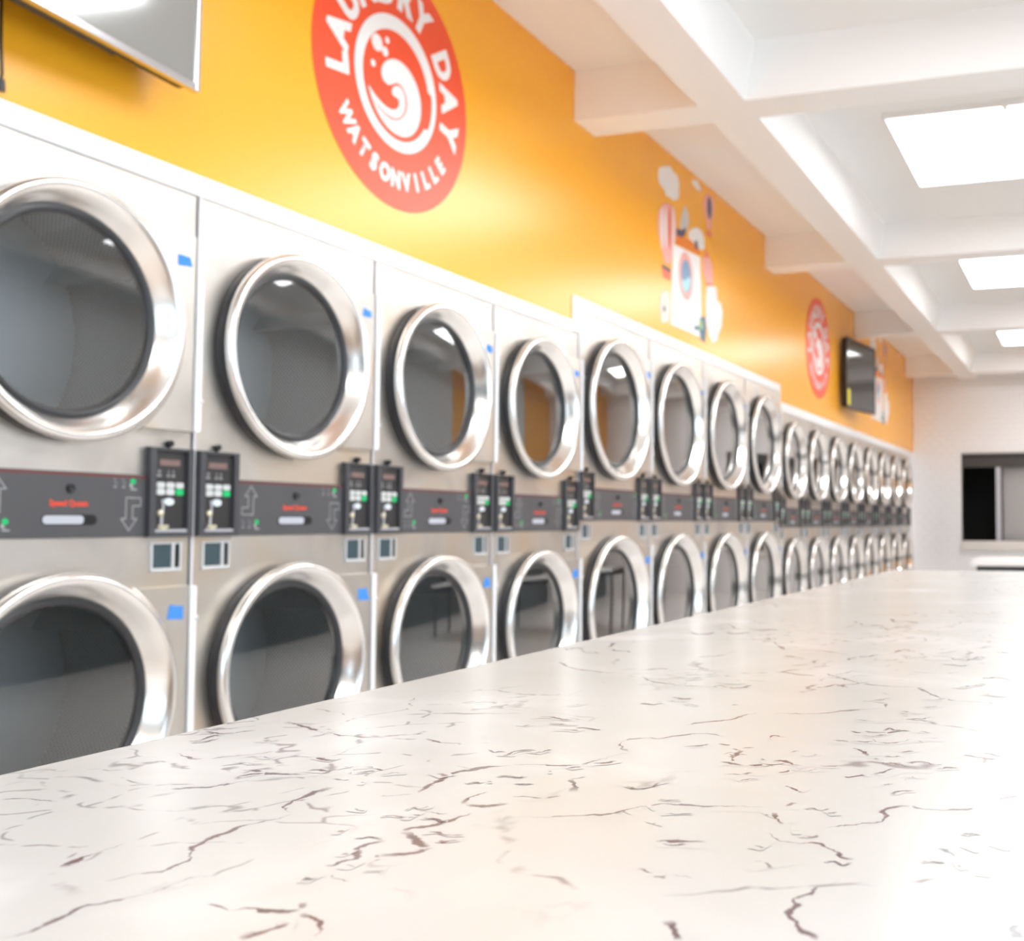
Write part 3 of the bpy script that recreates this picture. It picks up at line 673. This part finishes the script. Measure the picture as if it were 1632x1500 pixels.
# ------------------------------------------------------------------ folding counter
ZT = CAM_H - .1189; CYL, CYR, CX0, CX1 = .4985, -.62, -.35, 2.80
ct = empty('folding_counter', ((CX0 + CX1) / 2, (CYL + CYR) / 2, 0), 'long white quartz folding counter with dark veins', 'counter')
ox, oy = ct.location.x, ct.location.y
wt = build('worktop', MB().box((CX0 - ox, CYR - oy, ZT - .035), (CX1 - ox, CYL - oy, ZT)), 'quartz', ct, bevel=.0025)
build('base_cabinet', MB().box((CX0 + .06 - ox, CYR + .06 - oy, .10), (CX1 - .06 - ox, CYL - .06 - oy, ZT - .036)).box((CX0 + .10 - ox, CYR + .12 - oy, 0), (CX1 - .10 - ox, CYL - .12 - oy, .10)), 'base_grey', ct)
A = [  # veins followed on the photograph, two sheets of pixel lines
 [(1070,210),(1000,225),(960,240),(925,260),(910,280),(935,292),(900,305),(840,320),(790,330),(750,345),(700,365),(650,385),(600,410),(600,435),(575,455),(540,470),(500,480),(420,490),(330,510)],
 [(1632,140),(1560,145),(1500,155),(1450,165),(1400,185),(1350,210),(1320,230),(1260,235),(1210,238)], [(690,490),(620,495),(560,515),(500,540),(420,560),(340,572),(270,590),(220,615),(150,645),(100,670),(0,698)],
 [(670,578),(700,590),(730,605),(790,595),(850,605),(920,607),(960,600),(975,575)], [(960,610),(1000,630),(1020,660),(1000,690)], [(930,640),(880,662),(820,680),(760,695)],
 [(910,0),(950,10),(1000,25),(1060,40),(1130,48),(1200,50),(1260,45),(1360,40)], [(1560,225),(1500,240),(1480,265),(1550,270),(1625,262)], [(1340,285),(1420,298)],
 [(1500,290),(1450,310),(1390,330),(1310,340),(1280,350),(1320,375),(1340,395),(1370,400),(1310,420),(1200,430)], [(1230,380),(1180,390),(1150,410),(1140,435),(1080,455),(1040,465)], [(1060,490),(1050,500),(1120,508)],
 [(0,250),(80,245),(185,255),(110,268)], [(0,345),(80,330)], [(540,215),(600,213),(680,207),(740,195),(790,185)], [(760,155),(820,160),(870,168),(985,170)], [(620,90),(550,100),(580,110),(640,122)], [(670,120),(740,110),(810,105),(880,95)],
 [(600,45),(680,38),(740,35),(820,28)], [(1040,160),(1100,165),(1130,150),(1120,170),(1190,165)], [(1350,55),(1400,68),(1480,72)], [(400,390),(310,420),(240,445),(215,465)]]
B = [
 [(0,603),(80,607),(160,603),(250,600),(320,595),(370,580),(420,572),(480,563),(560,567),(640,570),(720,570),(810,572)], [(860,568),(910,560)], [(840,590),(830,610),(850,630)],
 [(990,640),(1050,632),(1110,628),(1160,622),(1190,605),(1170,585),(1220,572),(1270,568),(1310,580),(1380,583),(1440,580),(1500,572)], [(810,655),(860,680),(980,690),(1030,715),(1060,735),(1090,738)],
 [(1040,808),(990,830),(960,850),(905,868),(915,885),(880,905),(900,930),(930,965),(965,985),(980,1000)], [(415,765),(450,785),(480,805),(500,790),(580,800)],
 [(0,437),(60,437),(140,440),(220,440),(270,425),(330,410),(380,400),(345,375),(370,358),(420,352),(480,353),(540,343),(620,338),(690,348)], [(0,540),(50,540),(100,545),(150,535)], [(235,475),(180,485),(190,500),(200,525)],
 [(550,312),(620,303),(700,295),(740,282),(785,272)], [(820,274),(900,275),(980,275),(1050,268),(1120,262),(1190,258),(1195,242),(1150,238)], [(1000,147),(1060,165),(1120,180),(1200,188),(1290,190),(1350,220),(1420,235),(1500,240),(1560,245),(1632,250)],
 [(150,110),(190,130),(260,140),(330,147)], [(415,155),(440,170),(520,183),(600,188),(690,195)], [(830,45),(850,60),(870,72)], [(860,98),(940,102)], [(1080,385),(1110,395),(1130,412)], [(1150,470),(1200,455),(1240,430),(1260,450),(1330,455)],
 [(700,385),(720,400),(700,420),(715,440)], [(670,470),(740,470),(760,462)], [(1500,398),(1540,410),(1585,422)], [(1440,405),(1480,415),(1570,428)], [(1632,530),(1580,545),(1560,555)], [(1350,705),(1390,715),(1420,732)],
 [(1455,838),(1500,840),(1550,855),(1600,858)], [(1632,950),(1600,960),(1605,980),(1632,1000)], [(485,935),(500,960),(515,980),(530,1000)], [(770,748),(800,748),(835,770)], [(50,293),(110,292),(165,290),(235,296)],
 [(1020,360),(1080,365),(1140,355),(1160,368),(1230,368),(1280,352),(1370,355)], [(1090,295),(1180,300),(1250,292),(1345,300)], [(455,682),(530,680),(620,685)]]
def split(p):                                                    # break a trace where it doubles back on the stone
    out = [[p[0]]]
    for i in range(1, len(p)):
        out[-1].append(p[i])
        if i < len(p) - 1:
            a, b_, c_ = (Vector((*on_level(*q, ZT), 0)) for q in p[i - 1:i + 2]); u, v = b_ - a, c_ - b_
            if u.angle(v, 0) > 1.0: out.append([p[i]])
    return out
lines = [[(x / 2, 1150 + y / 2) for x, y in p] for p in A] + [[(816 + x / 2, 1000 + y / 2) for x, y in p] for p in B]
rv, rf, ra_, rb_ = [], [], [], []
lines = [q for p in lines for q in split(p)]
rnd = random.Random(3); n_long = len(lines)
for cxp, cyp in [(1170, 1225), (1190, 1195), (1255, 1232), (1420, 1232), (1440, 1222), (1390, 1180), (1460, 1150), (1330, 1100), (1110, 1085), (1300, 1050), (1480, 1045), (960, 1030), (1060, 1120), (900, 1150), (330, 1168), (410, 1205), (560, 1230), (640, 1320), (560, 1375), (1000, 1290), (860, 1215), (1290, 1310), (1540, 1355), (760, 1270), (1580, 1100), (1180, 1000), (1400, 1000)]:
    for _ in range(7):                                           # small broken flecks that gather along the veins
        x, y = cxp + rnd.gauss(0, 42), cyp + rnd.gauss(0, 15 * (cyp - 880) / 320); q = [(x, y)]
        for _ in range(rnd.choice((1, 2, 3))): x += rnd.uniform(5, 22); y += rnd.gauss(0, 2.6); q.append((x, y))
        lines.append(q)
for ln_, p in enumerate(lines):
    W_ = [Vector((*on_level(x, y, ZT), 0)) for x, y in p]
    Q = []
    for i in range(len(W_) - 1):                                   # Catmull-Rom through the traced points
        a, b_, c_, d_ = W_[max(i - 1, 0)], W_[i], W_[i + 1], W_[min(i + 2, len(W_) - 1)]
        m_ = max(3, int((c_ - b_).length / .006))
        for s_ in range(m_):
            u = s_ / m_; Q.append(.5 * ((2 * b_) + (c_ - a) * u + (2 * a - 5 * b_ + 4 * c_ - d_) * u * u + (3 * b_ - a - 3 * c_ + d_) * u ** 3))
    Q.append(W_[-1]); k = len(rv); m_ = len(Q)
    rad = [1.] * m_                                              # narrow the ribbon in tight bends so that it never folds over itself
    for i in range(1, m_ - 1):
        a, b_, c_ = Q[i - 1], Q[i], Q[i + 1]; ar = abs((b_ - a).cross(c_ - a).z)
        if ar > 1e-12: rad[i] = (b_ - a).length * (c_ - b_).length * (c_ - a).length / (2 * ar)
    rad = [min(rad[max(0, i - 4):i + 5]) for i in range(m_)]
    for i, v in enumerate(Q):
        d_ = (Q[min(i + 1, m_ - 1)] - Q[max(i - 1, 0)]); d_ = d_.normalized() if d_.length > 1e-6 else Vector((1, 0, 0)); nn = Vector((-d_.y, d_.x, 0))
        f = min(1., i / (m_ * .10 + 1), (m_ - 1 - i) / (m_ * .10 + 1)); hw = min(.009 if ln_ < n_long else .0045, .55 * rad[i])
        for s_ in (-1, 0, 1):
            q = v + nn * hw * s_; rv.append((min(q.x, CX1 - .003) - ox, min(q.y, CYL - .004) - oy, ZT + .000006 + .0000008 * ln_ + .0000003 * i)); ra_.append(s_ * hw / .009); rb_.append(f * (1. if s_ == 0 else 0.999))
    for i in range(m_ - 1):
        for j in range(2): rf.append((k + 3 * i + j, k + 3 * (i + 1) + j, k + 3 * (i + 1) + j + 1, k + 3 * i + j + 1))
me = bpy.data.meshes.new('stone_vein'); me.from_pydata(rv, [], rf)
bm = bmesh.new(); bm.from_mesh(me)
for f in bm.faces:
    f.normal_update()
    if f.normal.z < 0: f.normal_flip()
bm.to_mesh(me); bm.free()
for nm, vals in (('vein', ra_), ('vein_on', rb_)):
    at = me.attributes.new(nm, 'FLOAT', 'POINT'); at.data.foreach_set('value', vals)
me.materials.append(MAT['quartz']); obj('stone_vein', me, wt, kind='stuff')

# ------------------------------------------------------------------ low table further down the room
tx = 8.5; ty = .925; z1 = .73
t = empty('white_table', (tx + .4, ty - .9, 0), 'white topped table with dark frame near the tiled wall', 'table')
build('table_top', MB().box((-.4, -.9, z1 - .045), (.4, .9, z1)), 'laminate', t, bevel=.004)
build('apron', MB().box((-.37, -.86, z1 - .085), (.37, .86, z1 - .0455)), 'dark_frame', t)
for sx in (-1, 1):
    for sy in (-1, 1): build('leg', MB().box((sx * .35 - .02, sy * .84 - .02, 0), (sx * .35 + .02, sy * .84 + .02, z1 - .086)), 'dark_frame', t)
